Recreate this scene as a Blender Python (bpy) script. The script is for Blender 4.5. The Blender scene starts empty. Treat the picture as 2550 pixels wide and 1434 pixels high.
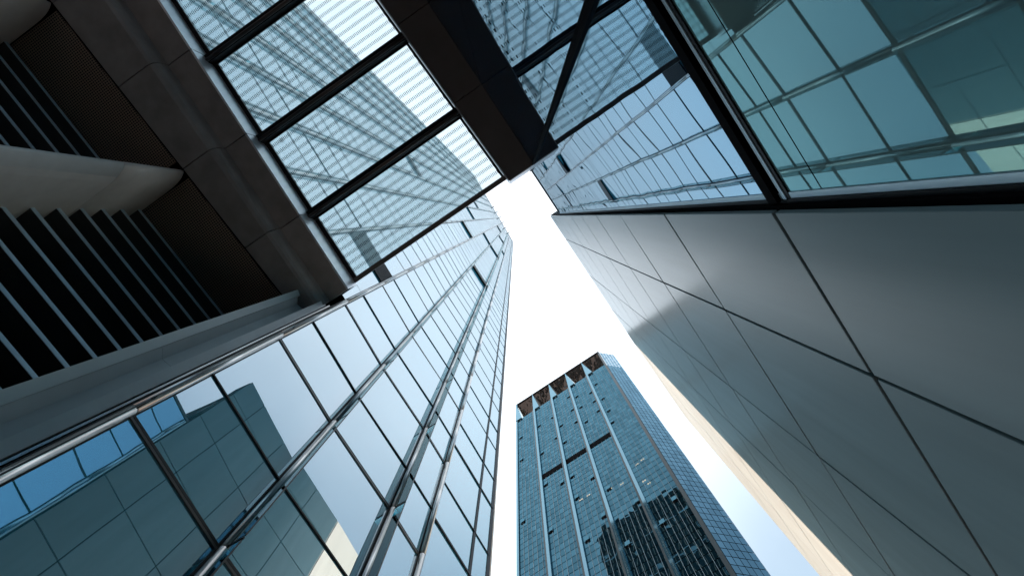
import bpy, bmesh, math, random
from mathutils import Vector, Matrix
random.seed(7)
R = math.radians
scene = bpy.context.scene
COL = scene.collection

# ------------------------------------------------------------------ camera
EYE = 1.6                                   # eye height; heights named h below are measured from the eye
cam = bpy.data.cameras.new("camera")
cam.sensor_width = 36.0
cam.lens = 1500.0 / 2550.0 * 36.0
cam.clip_start = 0.05
cam.clip_end = 5000
camo = bpy.data.objects.new("camera", cam)
COL.objects.link(camo)
rx = Vector((0.55789473, -0.82989624, 0.0050695))      # picture right, in world axes
dn = Vector((0.82446056, 0.55352095, -0.11781063))     # picture down
fw = Vector((0.09496453, 0.06990553, 0.99302314))      # view direction
m = Matrix.Identity(4)
for i in range(3):
    m[i][0] = rx[i]; m[i][1] = -dn[i]; m[i][2] = -fw[i]
m[2][3] = EYE
camo.matrix_world = m
scene.camera = camo

# ------------------------------------------------------------------ sky, sun, exposure
SUN_EL, SUN_AZ = R(41), R(9.9)              # azimuth from +Y towards +X
world = bpy.data.worlds.new("World")
scene.world = world
world.use_nodes = True
wn = world.node_tree.nodes; wl = world.node_tree.links
wn.clear()
wo = wn.new("ShaderNodeOutputWorld")
bg = wn.new("ShaderNodeBackground"); bg.inputs["Strength"].default_value = 0.10
sky = wn.new("ShaderNodeTexSky"); sky.sky_type = 'NISHITA'; sky.sun_disc = False
sky.sun_elevation = SUN_EL; sky.sun_rotation = SUN_AZ
sky.air_density = 1.0; sky.dust_density = 3.0; sky.ozone_density = 2.0
hs = wn.new("ShaderNodeHueSaturation"); hs.inputs["Saturation"].default_value = 0.40
hs.inputs["Value"].default_value = 1.0
wl.new(sky.outputs[0], hs.inputs["Color"])
tn = wn.new("ShaderNodeVectorMath"); tn.operation = 'MULTIPLY'; tn.inputs[1].default_value = (0.88, 1.0, 1.0)
wl.new(hs.outputs[0], tn.inputs[0])
hz_ = wn.new("ShaderNodeMix"); hz_.data_type = 'RGBA'; hz_.inputs[0].default_value = 0.68      # thin bright overcast veil
tcw = wn.new("ShaderNodeTexCoord");
mrw = wn.new("ShaderNodeMapRange"); mrw.interpolation_type = 'SMOOTHSTEP'
mrw.inputs["From Min"].default_value = 0.74; mrw.inputs["From Max"].default_value = 1.0
dv = wn.new("ShaderNodeVectorMath"); dv.operation = 'DOT_PRODUCT'; dv.inputs[1].default_value = (-0.04, 0.12, 1.0)   # clearer away from the sun
wl.new(tcw.outputs["Generated"], dv.inputs[0]); wl.new(dv.outputs["Value"], mrw.inputs["Value"])
veil = wn.new("ShaderNodeMix"); veil.data_type = 'RGBA'                   # thin white cloud overhead, clearer blue lower down
veil.inputs[6].default_value = (0.36, 0.52, 0.70, 1); veil.inputs[7].default_value = (2.45, 2.60, 2.75, 1)
cn = wn.new("ShaderNodeTexNoise"); cn.inputs["Scale"].default_value = 2.6; cn.inputs["Detail"].default_value = 6
wl.new(tcw.outputs["Generated"], cn.inputs["Vector"])
cm = wn.new("ShaderNodeMath"); cm.operation = 'MULTIPLY_ADD'; cm.inputs[1].default_value = 0.5; cm.inputs[2].default_value = -0.25
wl.new(cn.outputs["Fac"], cm.inputs[0])
ca = wn.new("ShaderNodeMath"); ca.operation = 'ADD'; ca.use_clamp = True
wl.new(cm.outputs[0], ca.inputs[0]); wl.new(mrw.outputs[0], ca.inputs[1])
wl.new(ca.outputs[0], veil.inputs[0]); wl.new(veil.outputs[2], hz_.inputs[7])
wl.new(tn.outputs[0], hz_.inputs[6]); wl.new(hz_.outputs[2], bg.inputs["Color"])
wl.new(bg.outputs[0], wo.inputs["Surface"])

sd = bpy.data.lights.new("sun", 'SUN')
sd.energy = 3.7; sd.angle = R(0.5); sd.color = (1.0, 0.58, 0.42)
so = bpy.data.objects.new("sun", sd); COL.objects.link(so)
sv = Vector((math.sin(SUN_AZ) * math.cos(SUN_EL), math.cos(SUN_AZ) * math.cos(SUN_EL), math.sin(SUN_EL)))
so.rotation_euler = (-sv).to_track_quat('-Z', 'Y').to_euler()
so.location = sv * 300

vs = scene.view_settings
vs.view_transform = 'Standard'; vs.look = 'None'; vs.gamma = 1.0; vs.exposure = 2.78; vs.use_curve_mapping = False
scene.cycles.max_bounces = 14
scene.cycles.transparent_max_bounces = 24
scene.cycles.glossy_bounces = 8
scene.cycles.sample_clamp_indirect = 6

# ------------------------------------------------------------------ materials
def newmat(name):
    mt = bpy.data.materials.new(name); mt.use_nodes = True
    nt = mt.node_tree; nt.nodes.clear()
    out = nt.nodes.new("ShaderNodeOutputMaterial")
    return mt, nt, out

def N(nt, t, **kw):
    n = nt.nodes.new(t)
    for k, v in kw.items():
        if hasattr(n, k): setattr(n, k, v)
        else: n.inputs[k].default_value = v
    return n

def objco(nt, scale=(1, 1, 1)):
    tc = nt.nodes.new("ShaderNodeTexCoord")
    mp = nt.nodes.new("ShaderNodeMapping"); mp.inputs["Scale"].default_value = scale
    nt.links.new(tc.outputs["Object"], mp.inputs["Vector"])
    return mp.outputs[0]

def plain(name, col, rough=0.5, metal=0.0, spec=0.5, var=0.12, vscale=1.5, bump=0.0, stretch=(1, 1, 1), pertone=0.0):
    """painted / metal / stone surface with faint uneven soiling"""
    mt, nt, out = newmat(name)
    p = N(nt, "ShaderNodeBsdfPrincipled")
    p.inputs["Roughness"].default_value = rough
    p.inputs["Metallic"].default_value = metal
    p.inputs["Specular IOR Level"].default_value = spec
    co = objco(nt, stretch)
    nz = N(nt, "ShaderNodeTexNoise"); nz.inputs["Scale"].default_value = vscale; nz.inputs["Detail"].default_value = 6
    nt.links.new(co, nz.inputs["Vector"])
    mr = N(nt, "ShaderNodeMapRange"); mr.inputs["From Min"].default_value = 0.3; mr.inputs["From Max"].default_value = 0.7
    mr.inputs["To Min"].default_value = 1 - var; mr.inputs["To Max"].default_value = 1 + var
    nt.links.new(nz.outputs["Fac"], mr.inputs["Value"])
    vm = N(nt, "ShaderNodeVectorMath", operation='SCALE'); vm.inputs[0].default_value = col
    nt.links.new(mr.outputs[0], vm.inputs["Scale"])
    if pertone:
        oi = N(nt, "ShaderNodeObjectInfo"); m5 = N(nt, "ShaderNodeMapRange")
        m5.inputs["To Min"].default_value = 1 - pertone; m5.inputs["To Max"].default_value = 1 + pertone
        nt.links.new(oi.outputs["Random"], m5.inputs["Value"])
        v5 = N(nt, "ShaderNodeVectorMath", operation='SCALE')
        nt.links.new(vm.outputs[0], v5.inputs[0]); nt.links.new(m5.outputs[0], v5.inputs["Scale"]); vm = v5
    nt.links.new(vm.outputs[0], p.inputs["Base Color"])
    if bump:
        n2 = N(nt, "ShaderNodeTexNoise"); n2.inputs["Scale"].default_value = vscale * 6; n2.inputs["Detail"].default_value = 3
        nt.links.new(co, n2.inputs["Vector"])
        b = N(nt, "ShaderNodeBump"); b.inputs["Strength"].default_value = 1.0; b.inputs["Distance"].default_value = bump
        nt.links.new(n2.outputs["Fac"], b.inputs["Height"]); nt.links.new(b.outputs[0], p.inputs["Normal"])
    nt.links.new(p.outputs[0], out.inputs["Surface"])
    return mt

def mirror_glass(name, tint, body, ior=3.0, rough=0.0, wave=0.0, wscale=0.5, island=0.0, graze=0.0):
    """coated, strongly reflecting glazing over a dark interior"""
    mt, nt, out = newmat(name)
    df = N(nt, "ShaderNodeBsdfDiffuse"); df.inputs["Color"].default_value = (*body, 1)
    gl = N(nt, "ShaderNodeBsdfGlossy"); gl.inputs["Roughness"].default_value = rough
    gl.inputs["Color"].default_value = (*tint, 1)
    fr = N(nt, "ShaderNodeFresnel"); fr.inputs["IOR"].default_value = ior
    if island:
        ge = N(nt, "ShaderNodeNewGeometry")
        mr = N(nt, "ShaderNodeMapRange"); mr.inputs["To Min"].default_value = 1 - island; mr.inputs["To Max"].default_value = 1 + island * .6
        nt.links.new(ge.outputs["Random Per Island"], mr.inputs["Value"])
        vm = N(nt, "ShaderNodeVectorMath", operation='SCALE'); vm.inputs[0].default_value = tint
        nt.links.new(mr.outputs[0], vm.inputs["Scale"]); nt.links.new(vm.outputs[0], gl.inputs["Color"])
    if graze:                                   # coating colour fades out at grazing angles
        src = gl.inputs["Color"].links[0].from_socket if gl.inputs["Color"].links else None
        lw = N(nt, "ShaderNodeLayerWeight"); lw.inputs["Blend"].default_value = graze
        mc = N(nt, "ShaderNodeMix", data_type='RGBA')
        mc.inputs[6].default_value = (*tint, 1); mc.inputs[7].default_value = (0.97, 0.99, 1, 1)
        if src: nt.links.new(src, mc.inputs[6])
        nt.links.new(lw.outputs["Facing"], mc.inputs[0]); nt.links.new(mc.outputs[2], gl.inputs["Color"])
    mx = N(nt, "ShaderNodeMixShader")
    nt.links.new(fr.outputs[0], mx.inputs[0]); nt.links.new(df.outputs[0], mx.inputs[1]); nt.links.new(gl.outputs[0], mx.inputs[2])
    if wave:
        co = objco(nt)
        nz = N(nt, "ShaderNodeTexNoise"); nz.inputs["Scale"].default_value = wscale; nz.inputs["Detail"].default_value = 1.0
        nt.links.new(co, nz.inputs["Vector"])
        b = N(nt, "ShaderNodeBump"); b.inputs["Strength"].default_value = 1.0; b.inputs["Distance"].default_value = wave
        nt.links.new(nz.outputs["Fac"], b.inputs["Height"])
        nt.links.new(b.outputs[0], gl.inputs["Normal"])
    nt.links.new(mx.outputs[0], out.inputs["Surface"])
    return mt

def fritted_glass(name):
    """canopy glazing: clear pale green glass printed with rows of short dark dashes (object X along, Y across)"""
    mt, nt, out = newmat(name)
    tr = N(nt, "ShaderNodeBsdfTransparent"); tr.inputs["Color"].default_value = (0.955, 0.99, 0.99, 1)
    gl = N(nt, "ShaderNodeBsdfGlossy"); gl.inputs["Roughness"].default_value = 0.0
    fr = N(nt, "ShaderNodeFresnel"); fr.inputs["IOR"].default_value = 1.45
    m1 = N(nt, "ShaderNodeMixShader")
    nt.links.new(fr.outputs[0], m1.inputs[0]); nt.links.new(tr.outputs[0], m1.inputs[1]); nt.links.new(gl.outputs[0], m1.inputs[2])
    wh = N(nt, "ShaderNodeBsdfTranslucent"); wh.inputs["Color"].default_value = (0.74, 0.95, 0.97, 1)
    m2 = N(nt, "ShaderNodeMixShader"); m2.inputs[0].default_value = 0.20
    nt.links.new(m1.outputs[0], m2.inputs[1]); nt.links.new(wh.outputs[0], m2.inputs[2])
    tc = nt.nodes.new("ShaderNodeTexCoord"); sx = N(nt, "ShaderNodeSeparateXYZ")
    nt.links.new(tc.outputs["Object"], sx.inputs[0])
    def stripe(sock, period, duty):
        a = N(nt, "ShaderNodeMath", operation='DIVIDE'); a.inputs[1].default_value = period; nt.links.new(sock, a.inputs[0])
        f = N(nt, "ShaderNodeMath", operation='FRACT'); nt.links.new(a.outputs[0], f.inputs[0])
        l = N(nt, "ShaderNodeMath", operation='LESS_THAN'); l.inputs[1].default_value = duty; nt.links.new(f.outputs[0], l.inputs[0])
        return l.outputs[0]
    s1 = stripe(sx.outputs[0], 0.205, 0.43); s2 = stripe(sx.outputs[1], 0.0435, 0.36)
    mu0 = N(nt, "ShaderNodeMath", operation='MULTIPLY'); nt.links.new(s1, mu0.inputs[0]); nt.links.new(s2, mu0.inputs[1])
    us = N(nt, "ShaderNodeMath", operation='LESS_THAN'); us.inputs[1].default_value = 15.51 + 1.6      # printed on the underside only
    nt.links.new(sx.outputs[2], us.inputs[0])
    mu = N(nt, "ShaderNodeMath", operation='MULTIPLY'); nt.links.new(mu0.outputs[0], mu.inputs[0]); nt.links.new(us.outputs[0], mu.inputs[1])
    dk = N(nt, "ShaderNodeBsdfDiffuse"); dk.inputs["Color"].default_value = (0.015, 0.02, 0.022, 1)
    m3 = N(nt, "ShaderNodeMixShader")
    nt.links.new(mu.outputs[0], m3.inputs[0]); nt.links.new(m2.outputs[0], m3.inputs[1]); nt.links.new(dk.outputs[0], m3.inputs[2])
    nt.links.new(m3.outputs[0], out.inputs["Surface"])
    return mt

def fin_glass(name, tc=(0.55, 0.82, 0.86, 1)):
    mt, nt, out = newmat(name)
    tr = N(nt, "ShaderNodeBsdfTransparent"); tr.inputs["Color"].default_value = tc
    gl = N(nt, "ShaderNodeBsdfGlossy"); gl.inputs["Roughness"].default_value = 0.02; gl.inputs["Color"].default_value = (.7, .9, .92, 1)
    fr = N(nt, "ShaderNodeFresnel"); fr.inputs["IOR"].default_value = 1.5
    m1 = N(nt, "ShaderNodeMixShader")
    nt.links.new(fr.outputs[0], m1.inputs[0]); nt.links.new(tr.outputs[0], m1.inputs[1]); nt.links.new(gl.outputs[0], m1.inputs[2])
    nt.links.new(m1.outputs[0], out.inputs["Surface"])
    return mt

def wire_mesh(name):
    mt, nt, out = newmat(name)
    p = N(nt, "ShaderNodeBsdfPrincipled"); p.inputs["Roughness"].default_value = 0.5
    tc = nt.nodes.new("ShaderNodeTexCoord")
    br = N(nt, "ShaderNodeTexBrick"); br.offset = 0.0
    br.inputs["Scale"].default_value = 1.0
    br.inputs["Color1"].default_value = (0.004, 0.004, 0.004, 1); br.inputs["Color2"].default_value = (0.006, 0.005, 0.005, 1)
    br.inputs["Mortar"].default_value = (0.26, 0.20, 0.15, 1); br.inputs["Mortar Size"].default_value = 0.008
    br.inputs["Brick Width"].default_value = 0.055; br.inputs["Row Height"].default_value = 0.055
    nt.links.new(tc.outputs["Object"], br.inputs["Vector"])
    nt.links.new(br.outputs["Color"], p.inputs["Base Color"])
    nt.links.new(p.outputs[0], out.inputs["Surface"])
    return mt

M = {}
M['tower_glass'] = mirror_glass("tower_glass", (0.83, 0.94, 1.0), (0.05, 0.34, 0.48), ior=11.0, wave=0.0012, wscale=0.8, island=0.08, graze=0.25)
M['tower_side'] = mirror_glass("tower_side_glass", (0.10, 0.16, 0.19), (0.006, 0.012, 0.015), ior=2.0, island=0.5)
M['blue_mirror'] = mirror_glass("blue_mirror_glass", (0.26, 0.70, 1.0), (0.004, 0.02, 0.045), ior=14.0, wave=0.0035, wscale=0.9, graze=0.28)
M['teal_glass'] = mirror_glass("teal_glass", (0.48, 0.88, 0.90), (0.17, 0.29, 0.29), ior=4.2, rough=0.012, wave=0.0008, wscale=0.5)
M['ribbed_glass'] = mirror_glass("ribbed_tower_glass", (0.20, 0.46, 0.60), (0.005, 0.022, 0.032), ior=2.9, wave=0.03, wscale=0.25, island=0.22)
M['chamfer_glass'] = mirror_glass("corner_glass", (0.42, 0.74, 0.95), (0.01, 0.04, 0.06), ior=3.6, island=0.16)
M['rib'] = mirror_glass("rib_glass", (0.55, 0.86, 1.0), (0.03, 0.10, 0.14), ior=3.4, rough=0.05)
M['dark_glass'] = mirror_glass("dark_crown_glass", (0.62, 0.68, 0.68), (0.02, 0.023, 0.025), ior=3.0, rough=0.02, wave=0.25, wscale=0.6)
M['frit'] = fritted_glass("fritted_glass")
M['fin'] = fin_glass("fin_glass")
M['fin_pale'] = fin_glass("pale_fin_glass", (0.82, 0.95, 0.96, 1))
M['black'] = plain("black_metal", (0.008, 0.009, 0.011), 0.5, 0.0, 0.2)
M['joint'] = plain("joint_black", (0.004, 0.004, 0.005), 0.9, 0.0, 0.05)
M['dark_frame'] = plain("bronze_frame", (0.045, 0.042, 0.04), 0.35, 0.3, 0.5)
M['silver'] = plain("silver_tube", (0.62, 0.60, 0.58), 0.28, 0.9, 0.5, var=0.06)
M['steel_edge'] = plain("blue_steel", (0.62, 0.78, 0.86), 0.4, 0.4, 0.5)
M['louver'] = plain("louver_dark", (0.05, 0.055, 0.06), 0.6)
M['soffit'] = plain("bronze_soffit", (0.22, 0.22, 0.212), 0.42, 0.0, 0.5, var=0.16, vscale=2.5, pertone=0.08)
M['beam'] = plain("dark_beam", (0.075, 0.071, 0.065), 0.5, 0.0, 0.4, var=0.1, vscale=2.0)
M['fascia'] = plain("pale_fascia", (0.90, 0.94, 0.98), 0.4, 0.8, 0.5, var=0.12, vscale=2.2, stretch=(1, 1, .4))
M['pilaster'] = plain("grey_cladding", (0.66, 0.66, 0.63), 0.32, 0.0, 0.5, var=0.07, vscale=3)
M['jamb'] = plain("grey_panel", (0.62, 0.64, 0.63), 0.4, 0.0, 0.5, var=0.06, vscale=2)
M['mesh'] = wire_mesh("wire_mesh")
M['panel'] = plain("metal_panel", (0.20, 0.285, 0.305), 0.2, 0.0, 0.05, var=0.07, vscale=1.6, stretch=(3, 1, .22), pertone=0.05)
M['brown_grid'] = plain("brown_lining", (0.17, 0.145, 0.12), 0.6, var=0.35, vscale=0.9)
M['ground'] = plain("asphalt_paving", (0.06, 0.06, 0.062), 0.8, var=0.12, vscale=0.6)
M['pale_fin'] = plain("pale_fin", (0.62, 0.56, 0.48), 0.5)
M['pale_line'] = plain("pale_line", (0.34, 0.47, 0.52), 0.4)
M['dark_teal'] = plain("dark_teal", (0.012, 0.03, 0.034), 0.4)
ml, nt_, out_ = newmat("ceiling_light")
em = N(nt_, "ShaderNodeEmission"); em.inputs["Color"].default_value = (1.0, 0.86, 0.66, 1); em.inputs["Strength"].default_value = 0.14
nt_.links.new(em.outputs[0], out_.inputs["Surface"]); M['lamp'] = ml
M['leaf'] = plain("dry_leaf", (0.05, 0.04, 0.03), 0.8)

# ------------------------------------------------------------------ mesh helpers
class MB:
    def __init__(s): s.v = []; s.f = []
    def quad(s, a, b, c, d):
        n = len(s.v); s.v += [tuple(a), tuple(b), tuple(c), tuple(d)]; s.f.append((n, n + 1, n + 2, n + 3)); return s
    def poly(s, pts):
        n = len(s.v); s.v += [tuple(p) for p in pts]; s.f.append(tuple(range(n, n + len(pts)))); return s
    def box(s, x0, x1, y0, y1, z0, z1):
        return s.prism([(x0, y0), (x1, y0), (x1, y1), (x0, y1)], z0, z1)
    def prism(s, pts, z0, z1):
        """closed prism on a plan outline"""
        ar = sum(pts[i][0] * pts[(i + 1) % len(pts)][1] - pts[(i + 1) % len(pts)][0] * pts[i][1] for i in range(len(pts)))
        if ar < 0: pts = pts[::-1]
        n = len(s.v); k = len(pts)
        s.v += [(p[0], p[1], z0) for p in pts] + [(p[0], p[1], z1) for p in pts]
        s.f.append(tuple(n + i for i in reversed(range(k)))); s.f.append(tuple(n + k + i for i in range(k)))
        for i in range(k):
            j = (i + 1) % k
            s.f.append((n + i, n + j, n + k + j, n + k + i))
        return s
    def loft(s, A, B):
        """closed solid between two equal outlines (3-D points)"""
        n = len(s.v); k = len(A)
        s.v += [tuple(p) for p in A] + [tuple(p) for p in B]
        s.f.append(tuple(n + i for i in reversed(range(k)))); s.f.append(tuple(n + k + i for i in range(k)))
        for i in range(k):
            j = (i + 1) % k
            s.f.append((n + i, n + j, n + k + j, n + k + i))
        return s
    def bar(s, p, q, w, d, up=(0, 0, 1)):
        """box from p to q, w across, d along 'up'-ish"""
        p = Vector(p); q = Vector(q); t = (q - p).normalized(); u = Vector(up)
        a = t.cross(u).normalized(); b = a.cross(t).normalized()
        A = [p + a * w / 2 * i + b * d / 2 * j for i, j in ((-1, -1), (1, -1), (1, 1), (-1, 1))]
        B = [v + (q - p) for v in A]
        return s.loft(A, B)
    def tube(s, p, q, r, n=10, ref=(1, 0, 0)):
        p = Vector(p); q = Vector(q); t = (q - p).normalized()
        a = t.cross(Vector(ref)).normalized(); b = a.cross(t)
        ring = [a * math.cos(2 * math.pi * i / n) * r + b * math.sin(2 * math.pi * i / n) * r for i in range(n)]
        return s.loft([p + v for v in ring], [q + v for v in ring])
    def build(s, name, mat, parent=None, smooth=False):
        me = bpy.data.meshes.new(name); me.from_pydata(s.v, [], s.f)
        bm = bmesh.new(); bm.from_mesh(me)
        bmesh.ops.recalc_face_normals(bm, faces=bm.faces)
        bm.to_mesh(me); bm.free(); me.update()
        if smooth:
            for p in me.polygons: p.use_smooth = len(p.vertices) == 4
        o = bpy.data.objects.new(name, me); COL.objects.link(o)
        if mat: me.materials.append(mat)
        if parent:
            o.parent = parent
            o.location = -parent.matrix_world.translation if False else (-parent['base'][0], -parent['base'][1], -parent['base'][2])
        return o

def sheet(name, mb, mat, parent):           # open sheet: keep the winding given
    me = bpy.data.meshes.new(name); me.from_pydata(mb.v, [], mb.f); me.update()
    me.materials.append(mat)
    o = bpy.data.objects.new(name, me); COL.objects.link(o); o.parent = parent
    o.location = (-parent['base'][0], -parent['base'][1], -parent['base'][2])
    return o

def thing(name, label, cat, loc=(0, 0, 0), group=None):
    o = bpy.data.objects.new(name, None); COL.objects.link(o)
    o.location = loc; o['base'] = list(loc); o['label'] = label; o['category'] = cat
    if group: o['group'] = group
    return o

def sub(o, parent):                         # hang a built part one level deeper
    o.parent = parent; o.location = (0, 0, 0); return o

H = lambda h: h + EYE                        # height above the eye -> world z

# ------------------------------------------------------------------ ground
g = MB().quad((-900, -900, 0), (900, -900, 0), (900, 900, 0), (-900, 900, 0)).build("ground", M['ground'])
g['kind'] = 'structure'

# ------------------------------------------------------------------ glass tower on the left
T = thing("glass_tower", "tall pale blue glass tower with silver mullion tubes and open vents on left", "tower", (0, 20, 0))
V = [(-0.62 - 2.02 * k, 4.905 - 0.058 * 2.02 * k) for k in range(9, 0, -1)]
V += [(-0.62, 4.905), (1.306, 5.067), (3.33, 5.13), (4.42, 5.21), (6.08, 5.33), (6.81, 5.387)]
K0 = 9                                       # index of the first mullion right of the canopy
TOP, DEPTH, PORTAL = 205.0, 38.6, 15.62
FL, F0, SP = 4.38, 6.65 - 2 * 4.38, 1.85
def off(p, q, d):                            # outward normal (towards the street)
    t = Vector((q[0] - p[0], q[1] - p[1])).normalized(); n = Vector((t.y, -t.x)); return n * d
# solid body a little behind the glazing
inn = [(p[0], p[1] + 0.10) for p in V]
up = inn + [(6.70, DEPTH), (V[0][0], DEPTH)]
MB().prism(up, H(PORTAL) + .05, H(TOP) - .3).build("upper_body", M['joint'], T)
lo = [p for p in inn if p[0] > -0.7]
MB().prism(lo + [(6.70, DEPTH), (-0.62, DEPTH)], 0, H(PORTAL) + .04).build("lower_body", M['joint'], T)

vents = [(K0 + 1, 47.9, 1.5), (K0, 84.5, 1.6), (K0 + 1, 83.6, 1.6), (K0 + 1, 128.0, 2.2), (K0 + 2, 104.0, 1.6),
         (K0 - 2, 82.0, 1.6), (K0 - 1, 62.0, 1.4), (K0, 150.0, 2.0), (K0 - 4, 48.0, 1.5), (K0 - 3, 108.0, 1.6)]
panes = []                                   # (distance, quad)
floors = [F0 + FL * k for k in range(0, 48)]
def levels(i):
    if i >= K0 + 3: b = 12.72 - 4 * FL
    else: b = F0
    L = []
    for k in range(0, 50):
        L.append((b + FL * k, b + FL * k + SP)); L.append((b + FL * k + SP, b + FL * (k + 1)))
    bot = PORTAL if i < K0 else -EYE + .1
    return [(max(a, bot), min(c, TOP - 1.0)) for a, c in L if c > bot + .25 and a < TOP - 1.2]
for i in range(len(V) - 1):
    p, q = V[i], V[i + 1]
    t = Vector((q[0] - p[0], q[1] - p[1])); n2 = off(p, q, 1.0)
    L = t.length; t.normalize()
    for a, c in levels(i):
        h0, h1 = a + .025, c - .025
        if i == K0 - 1 and a < 19.9 < c: continue
        if any(vi == i and a < vh + .4 < c for vi, vh, _ in vents): continue
        x0, x1 = .03, L - .03
        ta, tb = random.gauss(0, .0018), random.gauss(0, .0018)
        def P(s, h):
            w = ta * (s - L / 2) + tb * (h - (h0 + h1) / 2)
            return (p[0] + t.x * s + n2.x * w, p[1] + t.y * s + n2.y * w, H(h))
        panes.append(((h0 + abs(i - K0 - 1) * 2), [P(x0, h0), P(x1, h0), P(x1, h1), P(x0, h1)], i, a, c))
panes.sort(key=lambda z: z[0])
vis = [z for z in panes if z[2] >= K0 and z[1][0][2] > EYE + 4.0]
near = vis[:88]; nid = set(id(z) for z in near)
for z in near: sheet("glass_pane", MB().quad(*z[1]), M['tower_glass'], T)
rest = MB()
for z in panes:
    if id(z) not in nid: rest.quad(*z[1])
o = sheet("glass_pane", rest, M['tower_glass'], T); o['kind'] = 'stuff'; o['label'] = "upper window panes of the pale glass tower"
# vents standing open: a dark slot with the leaf pushed out
for vi, vh, dz in vents:
    p, q = V[vi], V[vi + 1]; n = off(p, q, 1)
    for a, c in levels(vi):
        if a < vh + .4 < c: break
    h0, h1 = a + .03, c - .03
    f = MB()
    f.quad((p[0], p[1] + .06, H(h0)), (q[0], q[1] + .06, H(h0)), (q[0], q[1] + .06, H(h1)), (p[0], p[1] + .06, H(h1)))
    fo = sheet("open_vent", f, M['joint'], T); fo['label'] = "black open vent slot"
    d = n * 0.11
    lf = MB().loft([(p[0], p[1], H(h1)), (q[0], q[1], H(h1)), (q[0], q[1] - .03, H(h1)), (p[0], p[1] - .03, H(h1))],
                   [(p[0] + d.x, p[1] + d.y, H(h0)), (q[0] + d.x, q[1] + d.y, H(h0)), (q[0] + d.x, q[1] + d.y - .03, H(h0)), (p[0] + d.x, p[1] + d.y - .03, H(h0))])
    sub(lf.build("vent_leaf", M['black'], T), fo)
# louvred vent band just above the canopy
p, q = V[K0 - 1], V[K0]
lv = MB()
for k in range(24):
    h = 19.80 + k * .074 - 0.0
    lv.bar((p[0] + .03, p[1] - .02, H(h)), (q[0] - .03, q[1] - .02, H(h)), .07, .03)
lvo = lv.build("vent_grille", M['black'], T); lvo['label'] = "dark slatted vent grille"
# horizontal frames
def ring(h, hh, pr, mat, i0, i1, nm):
    b = MB()
    for i in range(i0, i1):
        p, q = V[i], V[i + 1]; n = off(p, q, 1)
        b.loft([(p[0], p[1] + .05, H(h - hh / 2)), (p[0] + n.x * pr, p[1] + n.y * pr, H(h - hh / 2)), (p[0] + n.x * pr, p[1] + n.y * pr, H(h + hh / 2)), (p[0], p[1] + .05, H(h + hh / 2))],
               [(q[0], q[1] + .05, H(h - hh / 2)), (q[0] + n.x * pr, q[1] + n.y * pr, H(h - hh / 2)), (q[0] + n.x * pr, q[1] + n.y * pr, H(h + hh / 2)), (q[0], q[1] + .05, H(h + hh / 2))])
    return b.build(nm, mat, T)
nfl = 0
thin = MB()
for k in range(0, 47):
    h = F0 + FL * k
    if h > TOP - 2: break
    i0 = 0 if h > PORTAL + .3 else K0
    pr = .020 if h < 18 else (.012 if h < 40 else .008)
    ring(h - .030, .042, pr, M['dark_frame'], i0, K0 + 3, "transom")
    ring(h + .035, .045, pr * .5, M['black'], i0, K0 + 3, "transom") if k < 9 else None
for k in range(0, 47):
    h = 12.72 - 4 * FL + FL * k
    if -1 < h < TOP - 2: ring(h, .07, (.03 if h < 18 else .012), M['black'], K0 + 3, len(V) - 1, "corner_transom")
for k in range(0, 47):
    for h, i0, i1 in ((F0 + FL * k + SP, 0 if F0 + FL * k > PORTAL else K0, K0 + 3), (12.72 - 4 * FL + FL * k + SP, K0 + 3, len(V) - 1)):
        if h < -1 or h > TOP - 2: continue
        b = MB()
        for i in range(i0, i1):
            p, q = V[i], V[i + 1]; n = off(p, q, .012)
            b.bar((p[0] + n.x * .4, p[1] + n.y * .4, H(h)), (q[0] + n.x * .4, q[1] + n.y * .4, H(h)), (.04 if h < 25 else .016), .035)
        b.build("sill_line", M['black'], T)
# vertical mullions with silver tubes and projecting glass fins
for i, p in enumerate(V):
    a = V[max(i - 1, 0)]; c = V[min(i + 1, len(V) - 1)]
    n = off(a, c, 1.0)
    b0 = H(PORTAL) if i < K0 else 0
    at = lambda d, s=0: (p[0] + n.x * d - n.y * s, p[1] + n.y * d + n.x * s)
    last = i == len(V) - 1
    w = .05 if i in (K0 + 4,) else .075
    mu = MB().prism([at(-.06, -w), at(.015, -w), at(.015, w), at(-.06, w)], b0, H(TOP) - .6)
    mo = mu.build("mullion", M['black'] if i != K0 + 3 else M['dark_frame'], T)
    if i <= K0 + 3:
        r = .062 if i == K0 + 3 else .055
        seg = MB()
        zs = [F0 + FL * k for k in range(0, 47) if H(F0 + FL * k) > b0 - FL]
        for z in zs:
            z0, z1 = max(H(z) + .012, b0), min(H(z + FL) - .012, H(TOP) - .5)
            if z1 > z0 + .2:
                cx, cy = at(.065)
                seg.tube((cx, cy, z0), (cx, cy, z1), r, 12)
        sub(seg.build("silver_tube", M['silver'], T, smooth=True), mo)
    if i <= K0 + 2:
        fg, eb, bk = MB(), MB(), MB()
        for z in zs:
            z0, z1 = max(H(z) + .06, b0), min(H(z + FL) - .06, H(TOP) - .5)
            if z1 < z0 + .3: continue
            fw_ = .34 if i >= K0 else .20
            fg.prism([at(.13, -.006), at(fw_, -.006), at(fw_, .006), at(.13, .006)], z0, z1)
            bk.prism([at(.12, -.012), at(fw_ + .01, -.012), at(fw_ + .01, .012), at(.12, .012)], H(z) - .02, H(z) + .02) if b0 < H(z) < 45 else None
            eb.prism([at(fw_, -.009), at(fw_ + .012, -.009), at(fw_ + .012, .009), at(fw_, .009)], z0, z1)
        sub(fg.build("glass_fin", M['fin'] if i >= K0 else M['fin_pale'], T), mo)
        sub(eb.build("fin_edge", M['dark_frame'], T), mo)
        if bk.v: sub(bk.build("fin_bracket", M['black'], T), mo)
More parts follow.
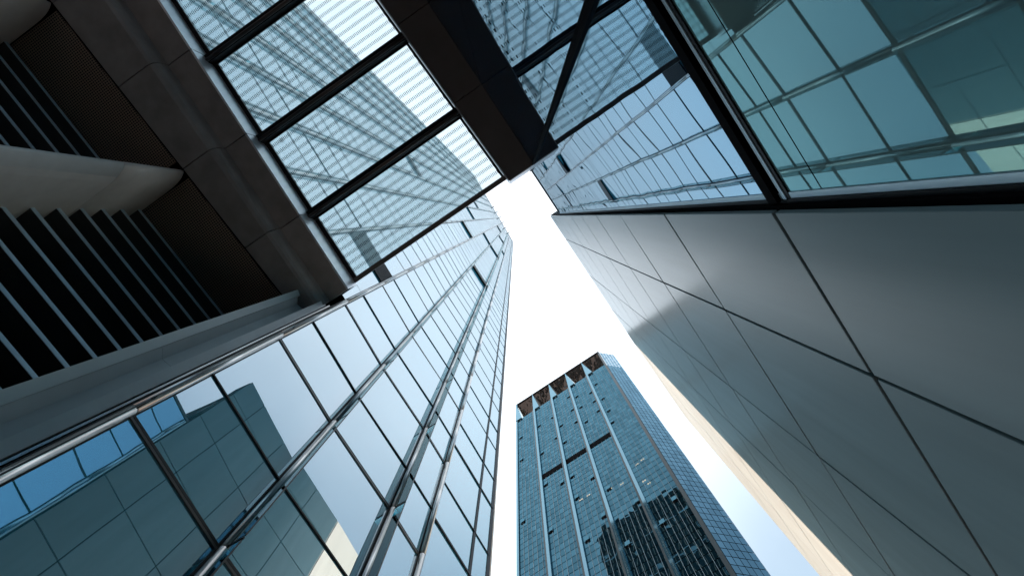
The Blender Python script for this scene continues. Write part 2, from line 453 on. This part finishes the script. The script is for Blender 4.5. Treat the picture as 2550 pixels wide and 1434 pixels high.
# parapet coping with little masts
cp = MB()
for i in range(len(V) - 1):
    p, q = V[i], V[i + 1]; n = off(p, q, .08)
    cp.prism([(p[0] + n.x, p[1] + n.y), (q[0] + n.x, q[1] + n.y), (q[0], q[1] + .6), (p[0], p[1] + .6)], H(TOP) - 1.0, H(TOP))
cp.build("roof_coping", M['fascia'], T)
for i in (K0 - 3, K0 - 2, K0 - 1, K0, K0 + 1, K0 + 2):
    p = V[i]
    MB().prism([(p[0] - .12, p[1] - .75), (p[0] + .12, p[1] - .75), (p[0] + .12, p[1] + .2), (p[0] - .12, p[1] + .2)], H(TOP) - .9, H(TOP) + .5).build("roof_bracket", M['dark_frame'], T)
# end wall, turned to the ribbed tower (it is what the ribbed tower mirrors)
ew = MB(); bands = MB(); fins = MB()
ny, nz = 24, 94
X1 = 6.80
for j in range(ny):
    y0 = 5.55 + j * (DEPTH - 5.6) / ny; y1 = y0 + (DEPTH - 5.6) / ny - .05
    for k in range(nz):
        z0 = k * 2.19; z1 = z0 + 2.13
        ew.quad((X1, y0, z0), (X1, y1, z0), (X1, y1, z1), (X1, y0, z1))
sheet("end_wall_glazing", ew, M['tower_side'], T)
for j in range(0, ny + 1):
    y = 5.52 + j * (DEPTH - 5.6) / ny
    fins.box(X1 + .01, X1 + .26, y - .05, y + .05, 0, H(TOP) - 2)
fins.build("end_wall_fin", M['pale_fin'], T)
for k in range(5, nz, 9):
    bands.box(X1 + .005, X1 + .05, 5.6, DEPTH - .1, k * 2.19, k * 2.19 + 1.2)
bands.build("end_wall_band", M['steel_edge'], T)

# ------------------------------------------------------------------ louvred portal below the canopy
P = thing("louvred_portal", "dark recessed wall of horizontal louvers with rounded grey pilasters under the canopy", "louvered wall", (-6, 7, 0))
ly = lambda x: 7.12 - .04 * (x + 5.1)
hB, hA, hU = 14.14, 14.65, 15.5
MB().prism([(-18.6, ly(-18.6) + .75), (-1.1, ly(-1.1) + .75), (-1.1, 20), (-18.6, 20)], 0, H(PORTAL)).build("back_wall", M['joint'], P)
pil_x = [-5.2, -9.82, -14.44]
bays = [(-4.97, -1.2), (-9.58, -5.42), (-14.2, -10.05), (-18.5, -14.68)]
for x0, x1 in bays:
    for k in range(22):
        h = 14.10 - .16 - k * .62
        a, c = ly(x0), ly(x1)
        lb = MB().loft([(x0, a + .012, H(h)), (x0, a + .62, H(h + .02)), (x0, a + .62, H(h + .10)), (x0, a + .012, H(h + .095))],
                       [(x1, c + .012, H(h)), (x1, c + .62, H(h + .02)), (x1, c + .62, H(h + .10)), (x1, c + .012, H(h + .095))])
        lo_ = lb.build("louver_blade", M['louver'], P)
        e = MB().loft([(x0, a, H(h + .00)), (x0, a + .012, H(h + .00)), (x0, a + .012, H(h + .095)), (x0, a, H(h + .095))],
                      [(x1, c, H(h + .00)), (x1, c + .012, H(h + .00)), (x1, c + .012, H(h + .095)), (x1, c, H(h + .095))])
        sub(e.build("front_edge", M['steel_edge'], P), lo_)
yB = lambda x: 5.54 - .0445 * x
for px in pil_x:
    dx_ = px + 5.2; y0 = yB(px) - yB(-5.2)
    out_l = [(-4.97, ly(-4.97) + .74), (-4.97, 7.1), (-4.975, 6.69), (-4.978, 6.42), (-4.985, 6.22), (-5.005, 6.07), (-5.035, 5.96), (-5.075, 5.87), (-5.115, 5.81), (-5.155, 5.795),
             (-5.21, 5.83), (-5.28, 5.91), (-5.35, 6.02), (-5.405, 6.18), (-5.43, 6.4), (-5.43, ly(-5.43) + .74)]
    pts = [(x + dx_, y + y0) for x, y in out_l]
    zc = 12.0
    po = MB().prism(pts, 0, H(zc) - .006).prism(pts, H(zc) + .006, H(hB) - .01).build("pilaster", M['pilaster'], P)
    for f in po.data.polygons: f.use_smooth = abs(f.normal.z) < .5 and f.area < 2
for x0, x1 in bays:
    mm = MB().loft([(x0, yB(x0) + .05, H(hB + .02)), (x1, yB(x1) + .05, H(hB + .02)), (x1, ly(x1) + .7, H(hB + .02)), (x0, ly(x0) + .7, H(hB + .02))],
                   [(x0, yB(x0) + .05, H(hB + .05)), (x1, yB(x1) + .05, H(hB + .05)), (x1, ly(x1) + .7, H(hB + .05)), (x0, ly(x0) + .7, H(hB + .05))])
    mm.build("mesh_soffit", M['mesh'], P)
# jamb between the portal and the glass tower
j1 = MB().prism([(-1.44, 5.22), (-1.30, 5.26), (-1.30, 5.40), (-1.44, 5.40)], 0, H(hB) - .02).build("jamb", M['jamb'], P)
pts = [(-1.30, 5.33), (-1.16, 5.44), (-1.00, 5.40), (-0.935, 5.10), (-.90, 5.10), (-.96, 5.55), (-1.30, 5.55)]
for z0, z1 in ((0, 5.55), (5.56, 10.2), (10.21, H(hB) - .02)):
    MB().prism(pts, z0, z1).build("jamb_panel", M['jamb'], P)
MB().prism([(-0.925, 4.98), (-0.775, 5.0), (-.775, 5.2), (-.895, 5.2)], 0, H(hB) + .3).build("edge_trim", M['jamb'], P)
MB().prism([(-0.74, 4.93), (-.715, 4.93), (-.715, 5.2), (-.74, 5.2)], 0, H(hB) + .3).build("trim_rail", M['silver'], P)
MB().prism([(-1.2, 5.56), (-.6, 5.21), (-.6, 7.8), (-1.2, 7.8)], 0, H(hB)).build("return_wall", M['joint'], P)

# ------------------------------------------------------------------ glass canopy across the street
C = thing("glass_canopy", "fritted glass canopy on dark crossbars bridging the gap overhead", "canopy", (-6, 2, 14))
yL = lambda x: 4.405 + .037 * x
yR = lambda x: -.37 - .038 * x
yAB = lambda x: 4.97 + .018 * x
bars = [-0.95, -2.92, -5.12, -7.36, -9.58, -11.8, -14.0, -16.2]
# glass panels
for a, c in zip(bars[:-1], bars[1:]):
    x1, x0 = a - .06, c + .06
    gp = MB().loft([(x0, yR(x0) + .03, H(hU)), (x1, yR(x1) + .03, H(hU)), (x1, yL(x1) - .10, H(hU)), (x0, yL(x0) - .10, H(hU))],
                   [(x0, yR(x0) + .03, H(hU + .02)), (x1, yR(x1) + .03, H(hU + .02)), (x1, yL(x1) - .10, H(hU + .02)), (x0, yL(x0) - .10, H(hU + .02))])
    gp.build("glass_panel", M['frit'], C)
for k, x in enumerate(bars):
    ya, yb = yR(x) - .02, yL(x)
    if k == 0:
        MB().box(x - .06, x + .06, ya, yb, H(hU - .10), H(hU + .03)).build("end_bar", M['beam'], C)
        continue
    bo = MB().box(x - .10, x + .10, ya, yb, H(hU - .30), H(hU - .02)).build("crossbar", M['black'], C)
    sub(MB().tube((x + .045, ya, H(hU - .34)), (x + .045, yb, H(hU - .34)), .045, 12).build("bar_tube", M['dark_frame'], C, smooth=True), bo)
    sub(MB().box(x - .15, x - .105, ya, yb, H(hU - .10), H(hU - .05)).box(x + .105, x + .15, ya, yb, H(hU - .10), H(hU - .05)).build("gasket_rail", M['black'], C), bo)
# black glazing frame along both long sides
for nm, fy, d in (("glazing_frame", yL, -1), ("glazing_frame", yR, 1)):
    x0, x1 = -16.3, -.89
    s0, s1 = sorted((fy(x0) + d * .005, fy(x0) + d * .11)); t0, t1 = sorted((fy(x1) + d * .005, fy(x1) + d * .11))
    if d > 0: s1 = s0 + .06; t1 = t0 + .06
    MB().loft([(x0, s0, H(hU - .06)), (x0, s1, H(hU - .06)), (x0, s1, H(hU + .04)), (x0, s0, H(hU + .04))],
              [(x1, t0, H(hU - .06)), (x1, t1, H(hU - .06)), (x1, t1, H(hU + .04)), (x1, t0, H(hU + .04))]).build(nm, M['black'], C)
# left edge beam: pale fascia, stepped bronze soffit with open joints
jx = [-.81, -2.93, -5.2, -7.48, -9.75, -12.0, -14.3, -16.6, -18.6]
for a, c in zip(jx[:-1], jx[1:]):
    x1, x0 = a - .012, c + .012
    fa = MB().loft([(x0, yL(x0), H(hA)), (x0, yL(x0) + .05, H(hA)), (x0, yL(x0) + .05, H(hU + .05)), (x0, yL(x0), H(hU + .05))],
                   [(x1, yL(x1), H(hA)), (x1, yL(x1) + .05, H(hA)), (x1, yL(x1) + .05, H(hU + .05)), (x1, yL(x1), H(hU + .05))])
    fa.build("fascia_panel", M['fascia'], C)
    def prof(x):
        y = yAB(x)
        pr = [(yL(x) + .052, hA - .001), (y - .02, hA - .001), (y - .012, hA - .18), (y + .005, hA - .30), (y + .04, hA - .40), (y + .09, hA - .47), (y + .16, hB),
              (yB(x), hB), (yB(x), hB + .07), (y + .2, hB + .07), (y + .2, hA + .1), (yL(x) + .052, hA + .1)]
        return [(x, q[0], H(q[1])) for q in pr]
    so_ = MB().loft(prof(x0), prof(x1)).build("soffit_panel", M['soffit'], C)
    for f in so_.data.polygons: f.use_smooth = False
MB().loft([(-18.7, yL(-18.7) + .06, H(hA + .11)), (-18.7, 7.7, H(hA + .11)), (-18.7, 7.7, H(hU + .08)), (-18.7, yL(-18.7) + .06, H(hU + .08))],
          [(-.83, yL(-.83) + .06, H(hA + .11)), (-.83, 5.3, H(hA + .11)), (-.83, 5.3, H(hU + .08)), (-.83, yL(-.83) + .06, H(hU + .08))]).build("edge_beam", M['joint'], C)
# right edge beam against the mirror building
xe = -.785
rb = [xe, -3.0, -5.2, -7.45, -9.7, -12, -14.3, -16.6]
for a, c in zip(rb[:-1], rb[1:]):
    x1, x0 = a - (0 if a == xe else .01), c + .01
    MB().loft([(x0, yR(x0) - .03, H(hA)), (x0, -1.062, H(hA)), (x0, -1.062, H(15.93)), (x0, yR(x0) - .03, H(15.93))],
              [(x1, yR(x1) - .03, H(hA)), (x1, -1.062, H(hA)), (x1, -1.062, H(15.93)), (x1, yR(x1) - .03, H(15.93))]).build("edge_beam_panel", M['beam'], C)
MB().box(xe, xe + .02, -1.06, yR(xe) - .03, H(hA) - .01, H(15.96)).build("end_cap", M['fascia'], C)
MB().loft([(-16.6, yR(-16.6) - .028, H(hA - .015)), (-16.6, yR(-16.6) - .005, H(hA - .015)), (-16.6, yR(-16.6) - .005, H(15.9)), (-16.6, yR(-16.6) - .028, H(15.9))],
          [(xe, yR(xe) - .028, H(hA - .015)), (xe, yR(xe) - .005, H(hA - .015)), (xe, yR(xe) - .005, H(15.9)), (xe, yR(xe) - .028, H(15.9))]).build("flashing", M['silver'], C)

# scrap lying on the glass
lf = MB()
cx, cy = -4.88, 3.83
for k in range(5):
    a = k * 1.26; lf.poly([(cx, cy, H(hU) + .03), (cx + .09 * math.cos(a), cy + .06 * math.sin(a), H(hU) + .035 + .01 * (k % 2)), (cx + .07 * math.cos(a + .6), cy + .05 * math.sin(a + .6), H(hU) + .05)])
lo2 = lf.build("dry_leaf", M['leaf']); lo2['label'] = "small dark dry leaf lying on the canopy glass"; lo2['category'] = "leaf"

# ------------------------------------------------------------------ blue mirror building on the right
B = thing("mirror_building", "low blue mirror glass building with a dark cross frame at upper right", "building", (-8, -6, 0))
YC, XC, HC = -1.065, .636, 16.7
MB().box(-17.4, XC - .03, -15, YC - .06, 0, H(HC) - .05).build("body", M['joint'], B)
cols = [XC - .02, -.785, -3.05, -5.3, -7.6, -9.9, -12.2, -14.5, -17.0]
for a, c in zip(cols[:-1], cols[1:]):
    x1, x0 = a - .006, c + .006
    for z0, z1, mt, nm in ((0.02, H(2.41), M['teal_glass'], "lower_pane"), (H(2.418), H(2.80), M['teal_glass'], "lower_pane"), (H(2.88), H(HC) - .12, M['blue_mirror'], "mirror_pane")):
        ta = random.gauss(0, .0006)
        pn = MB().quad((x0, YC - ta, z0), (x0, YC + ta, z1), (x1, YC + ta, z1), (x1, YC - ta, z0))
        sheet(nm, pn, mt, B)
MB().box(-17.2, XC - .01, YC - .05, YC + .03, H(2.805), H(2.90)).build("transom", M['joint'], B)
MB().box(-17.2, XC - .01, YC - .05, YC + .012, H(2.735), H(2.77)).build("transom_rail", M['steel_edge'], B)
MB().box(-17.2, XC - .01, YC - .05, YC + .008, H(2.70), H(2.735)).build("transom_seal", M['black'], B)
MB().box(-17.2, XC, YC - .4, YC + .02, H(HC) - .11, H(HC)).build("roof_trim", M['dark_frame'], B)
MB().box(-.80, -.767, YC - .05, YC + .05, 0, H(HC) - .12).build("mullion", M['joint'], B)
MB().box(XC - .02, XC, YC - .5, YC + .012, 0, H(HC) - .12).build("corner_post", M['black'], B)
MB().box(XC - .05, XC - .021, YC - .05, YC + .006, 0, H(HC) - .13).build("corner_rail", M['steel_edge'], B)

# ------------------------------------------------------------------ grey panel building on the right
D = thing("panel_building", "smooth grey metal panel building with wide black joints and sunlit cream far end", "building", (6, -8, 0))
HD = 20.7
dx = [.655, 1.586, 3.08, 4.52, 5.95, 7.45, 9.2]
def yD(x): return -1.0 if x <= 5.95 else -1.0 - (x - 5.95) * .022
MB().prism([(.70, -1.10), (5.95, -1.10), (9.15, yD(9.15) - .08), (9.15, -16), (.70, -16)], 0, H(HD) - .05).build("body", M['joint'], D)
MB().box(.637, .699, -1.6, -1.034, 0, H(HD) - .1).build("black_jamb_plate", M['joint'], D)  # black steel plate closing the gap to the mirror building
hz = [-EYE, .77, 2.82, 4.87, 6.92, 8.97, 11.02, 13.07, 15.12, 17.17, 19.2, HD]
for i in range(len(dx) - 1):
    for k in range(len(hz) - 1):
        gx0 = .0 if i == 0 else .012; gx1 = .012
        x0, x1 = dx[i] + gx0, dx[i + 1] - gx1
        z0, z1 = H(hz[k]) + .018, H(hz[k + 1]) - (.018 if k < len(hz) - 2 else 0)
        t = random.gauss(0, .0012)
        a, c = yD(x0) , yD(x1)
        pn = MB().prism([(x0, a + t), (x1, c - t), (x1, c - .03), (x0, a - .03)], z0, z1)
        po = pn.build("wall_panel", M['panel'], D)
        md = po.modifiers.new("edge", 'BEVEL'); md.width = .003; md.segments = 1
MB().prism([(.66, -1.03), (5.95, -1.03), (9.2, yD(9.2) - .03), (9.2, -1.6), (.66, -1.6)], H(HD) - .02, H(HD) + .02).build("parapet", M['panel'], D)

# ------------------------------------------------------------------ ribbed blue tower at the end of the street
E = thing("ribbed_tower", "dark blue glass skyscraper with pale vertical ribs and zigzag crown", "tower", (75, 20, 0))
XE, HE, HG = 58.6, 219.0, 201.0
ye = [2.35, 9.6, 16.85, 24.05, 31.3, 38.5]
CH = (62.66, -1.95)
MB().prism([(XE + .15, 2.6), (XE + .15, 38.3), (XE + 40, 38.3), (XE + 40, CH[1] + .2), (CH[0] + .15, CH[1] + .2)], 0, H(HG) - .2).build("body", M['joint'], E)
rowh = 2.2
def grid(p, q, z0, z1, nx, mat, nm, tilt):
    gq = MB(); d = Vector((q[0] - p[0], q[1] - p[1])); L = d.length; d.normalize(); n = Vector((d.y, -d.x))
    w = L / nx; nzz = round((z1 - z0) / rowh); hh = (z1 - z0) / nzz
    for i in range(nx):
        for k in range(nzz):
            a, c = i * w + .05, (i + 1) * w - .05
            za, zb = z0 + k * hh + .09, z0 + (k + 1) * hh - .09
            ta, tb = random.gauss(0, tilt), random.gauss(0, tilt)
            def Q(s, z):
                o_ = ta * (s - (a + c) / 2) + tb * (z - (za + zb) / 2)
                return (p[0] + d.x * s + n.x * o_, p[1] + d.y * s + n.y * o_, z)
            gq.quad(Q(a, za), Q(c, za), Q(c, zb), Q(a, zb))
    return sheet(nm, gq, mat, E)
for i in range(5):
    grid((XE, ye[i + 1] - .35), (XE, ye[i] + .35), 0, H(HG), 6, M['ribbed_glass'], "curtain_wall", .0035)
    mf = MB()
    w = (ye[i + 1] - ye[i] - .7) / 6
    for k in range(1, 6):
        y = ye[i] + .35 + k * w
        mf.box(XE - .10, XE + .1, y - .025, y + .025, 0, H(HG))
    mf.build("mullion_set", M['pale_line'], E)
grid((XE + .35, 2.0), (CH[0], CH[1]), 0, H(HE), 5, M['chamfer_glass'], "corner_curtain_wall", .003)
grid((CH[0], CH[1]), (XE + 40, CH[1]), 0, H(HE), 30, M['chamfer_glass'], "side_curtain_wall", .003)
MB().box(XE - .12, XE + .35, 2.05, 2.75, 0, H(HE)).build("corner_pier", M['dark_teal'], E)
MB().box(XE - .3, XE + .3, 38.2, 38.8, 0, H(HE)).build("corner_rib", M['rib'], E)
for i in range(1, 5):
    y = ye[i]
    MB().box(XE - .45, XE + .2, y - .38, y + .30, 0, H(HG) - .5).build("rib", M['rib'], E)
    MB().box(XE - .40, XE + .2, y + .31, y + .72, 0, H(HG) - .5).build("rib_dark_strip", M['dark_teal'], E)  # dark teal strip along one side of the rib
# crown: raked triangular blades in front of a faceted dark recess
MB().box(XE - .35, XE + .6, 2.2, 38.7, H(HE) - .5, H(HE)).build("roof_edge", M['dark_frame'], E)
for i in range(1, 6):
    y = ye[i]; z0, z1 = H(HG) - .5, H(HE) - .55
    MB().loft([(XE - .45, y + .3, z0), (XE - .45, y - 2.1, z0), (XE - .45, y + .1, z1)], [(XE + .1, y + .3, z0), (XE + .1, y - 2.1, z0), (XE + .1, y + .1, z1)]).build("crown_blade", M['rib'], E)
for i in range(5):
    a, c = ye[i] + .1, ye[i + 1] - .1
    z0, z1 = H(HG) + .1, H(HE) - .6
    m_ = (a + c) / 2
    f = MB()
    f.poly([(XE + .3, a, z1), (XE + .3, c, z1), (XE + 5.5, c - 1.4, z1 - 3), (XE + 5.5, a + 1.4, z1 - 4)])
    f.poly([(XE + 5.5, c - 1.4, z1 - 3), (XE + 5.5, a + 1.4, z1 - 4), (XE + 1.2, a + .6, z0), (XE + 1.2, c - .6, z0)])
    f.poly([(XE + .3, a, z1), (XE + 5.5, a + 1.4, z1 - 4), (XE + 1.2, a + .6, z0), (XE + .3, a, z0)])
    sheet("crown_recess", f, M['dark_glass'], E)
    f = MB().poly([(XE + .3, c, z1), (XE + 5.5, c - 1.4, z1 - 3), (XE + 1.2, c - 2.4, z0), (XE + .3, c, z0)])
    sheet("crown_lining", f, M['brown_grid'] if i in (2, 3) else M['dark_glass'], E)
# plant floor slot and opened windows
for i in (1, 2, 3):
    MB().box(XE - .13, XE - .02, ye[i] + .75, ye[i + 1] - .42, H(145.4), H(147.7)).build("plant_slot", M['joint'], E)
wins = [(37.1, 183), (30.2, 183), (25.2, 183.2), (18.2, 191.6), (15.5, 186.6), (10.9, 174.8), (8.2, 171.2), (15.3, 161.8), (8.6, 150.8), (25.8, 137), (22.9, 136.8),
        (22.7, 108.2), (18.2, 112.4), (37.1, 165), (30.2, 160), (22.9, 172), (22.9, 158), (25.2, 165), (18.2, 168), (10.9, 182), (8.2, 186), (18.2, 178), (15.4, 176),
        (10.9, 166), (8.2, 160), (30.2, 140), (22.9, 126), (18.2, 130), (15.4, 121), (37.1, 130), (30.2, 118), (10.9, 110), (8.2, 98), (4.4, 104), (15.4, 100)]
for y, h in wins:
    k = round(h / rowh) * rowh
    wo_ = MB().box(XE - .14, XE - .03, y - .54, y + .54, H(k) + .02, H(k) + .36).build("open_window", M['joint'], E)
    lf = MB().loft([(XE - .05, y - .5, H(k) + 2.1), (XE - .05, y + .5, H(k) + 2.1), (XE - .09, y + .5, H(k) + 2.1), (XE - .09, y - .5, H(k) + 2.1)],
                   [(XE - .22, y - .5, H(k) + .6), (XE - .22, y + .5, H(k) + .6), (XE - .26, y + .5, H(k) + .6), (XE - .26, y - .5, H(k) + .6)])
    sub(lf.build("window_leaf", M['ribbed_glass'], E), wo_)
for y, h in ((15.1, 121.2), (12.4, 120.4), (20.2, 124.2), (22.1, 124.3), (6.2, 124.8), (7.7, 124.3), (7.9, 116.3), (7.2, 114.4)):
    w = random.uniform(.3, .45)
    MB().box(XE - .03, XE - .01, y - w, y - .08, H(h), H(h) + .4).box(XE - .03, XE - .01, y + .08, y + w, H(h), H(h) + random.uniform(.2, .45)).build("lit_ceiling_lamp", M['lamp'], E)
# slim pipes on the roof corner of the mirror building (seen mirrored in the glass tower)
for a, c in (((.52, -1.06, 16.3), (.60, -1.06, 18.3)), ((.58, -1.06, 16.4), (.66, -1.06, 18.25))):
    MB().tube((a[0], a[1] - .02, H(a[2])), (c[0], c[1] - .02, H(c[2])), .022, 10).build("roof_pipe", M['black'], B, smooth=True)
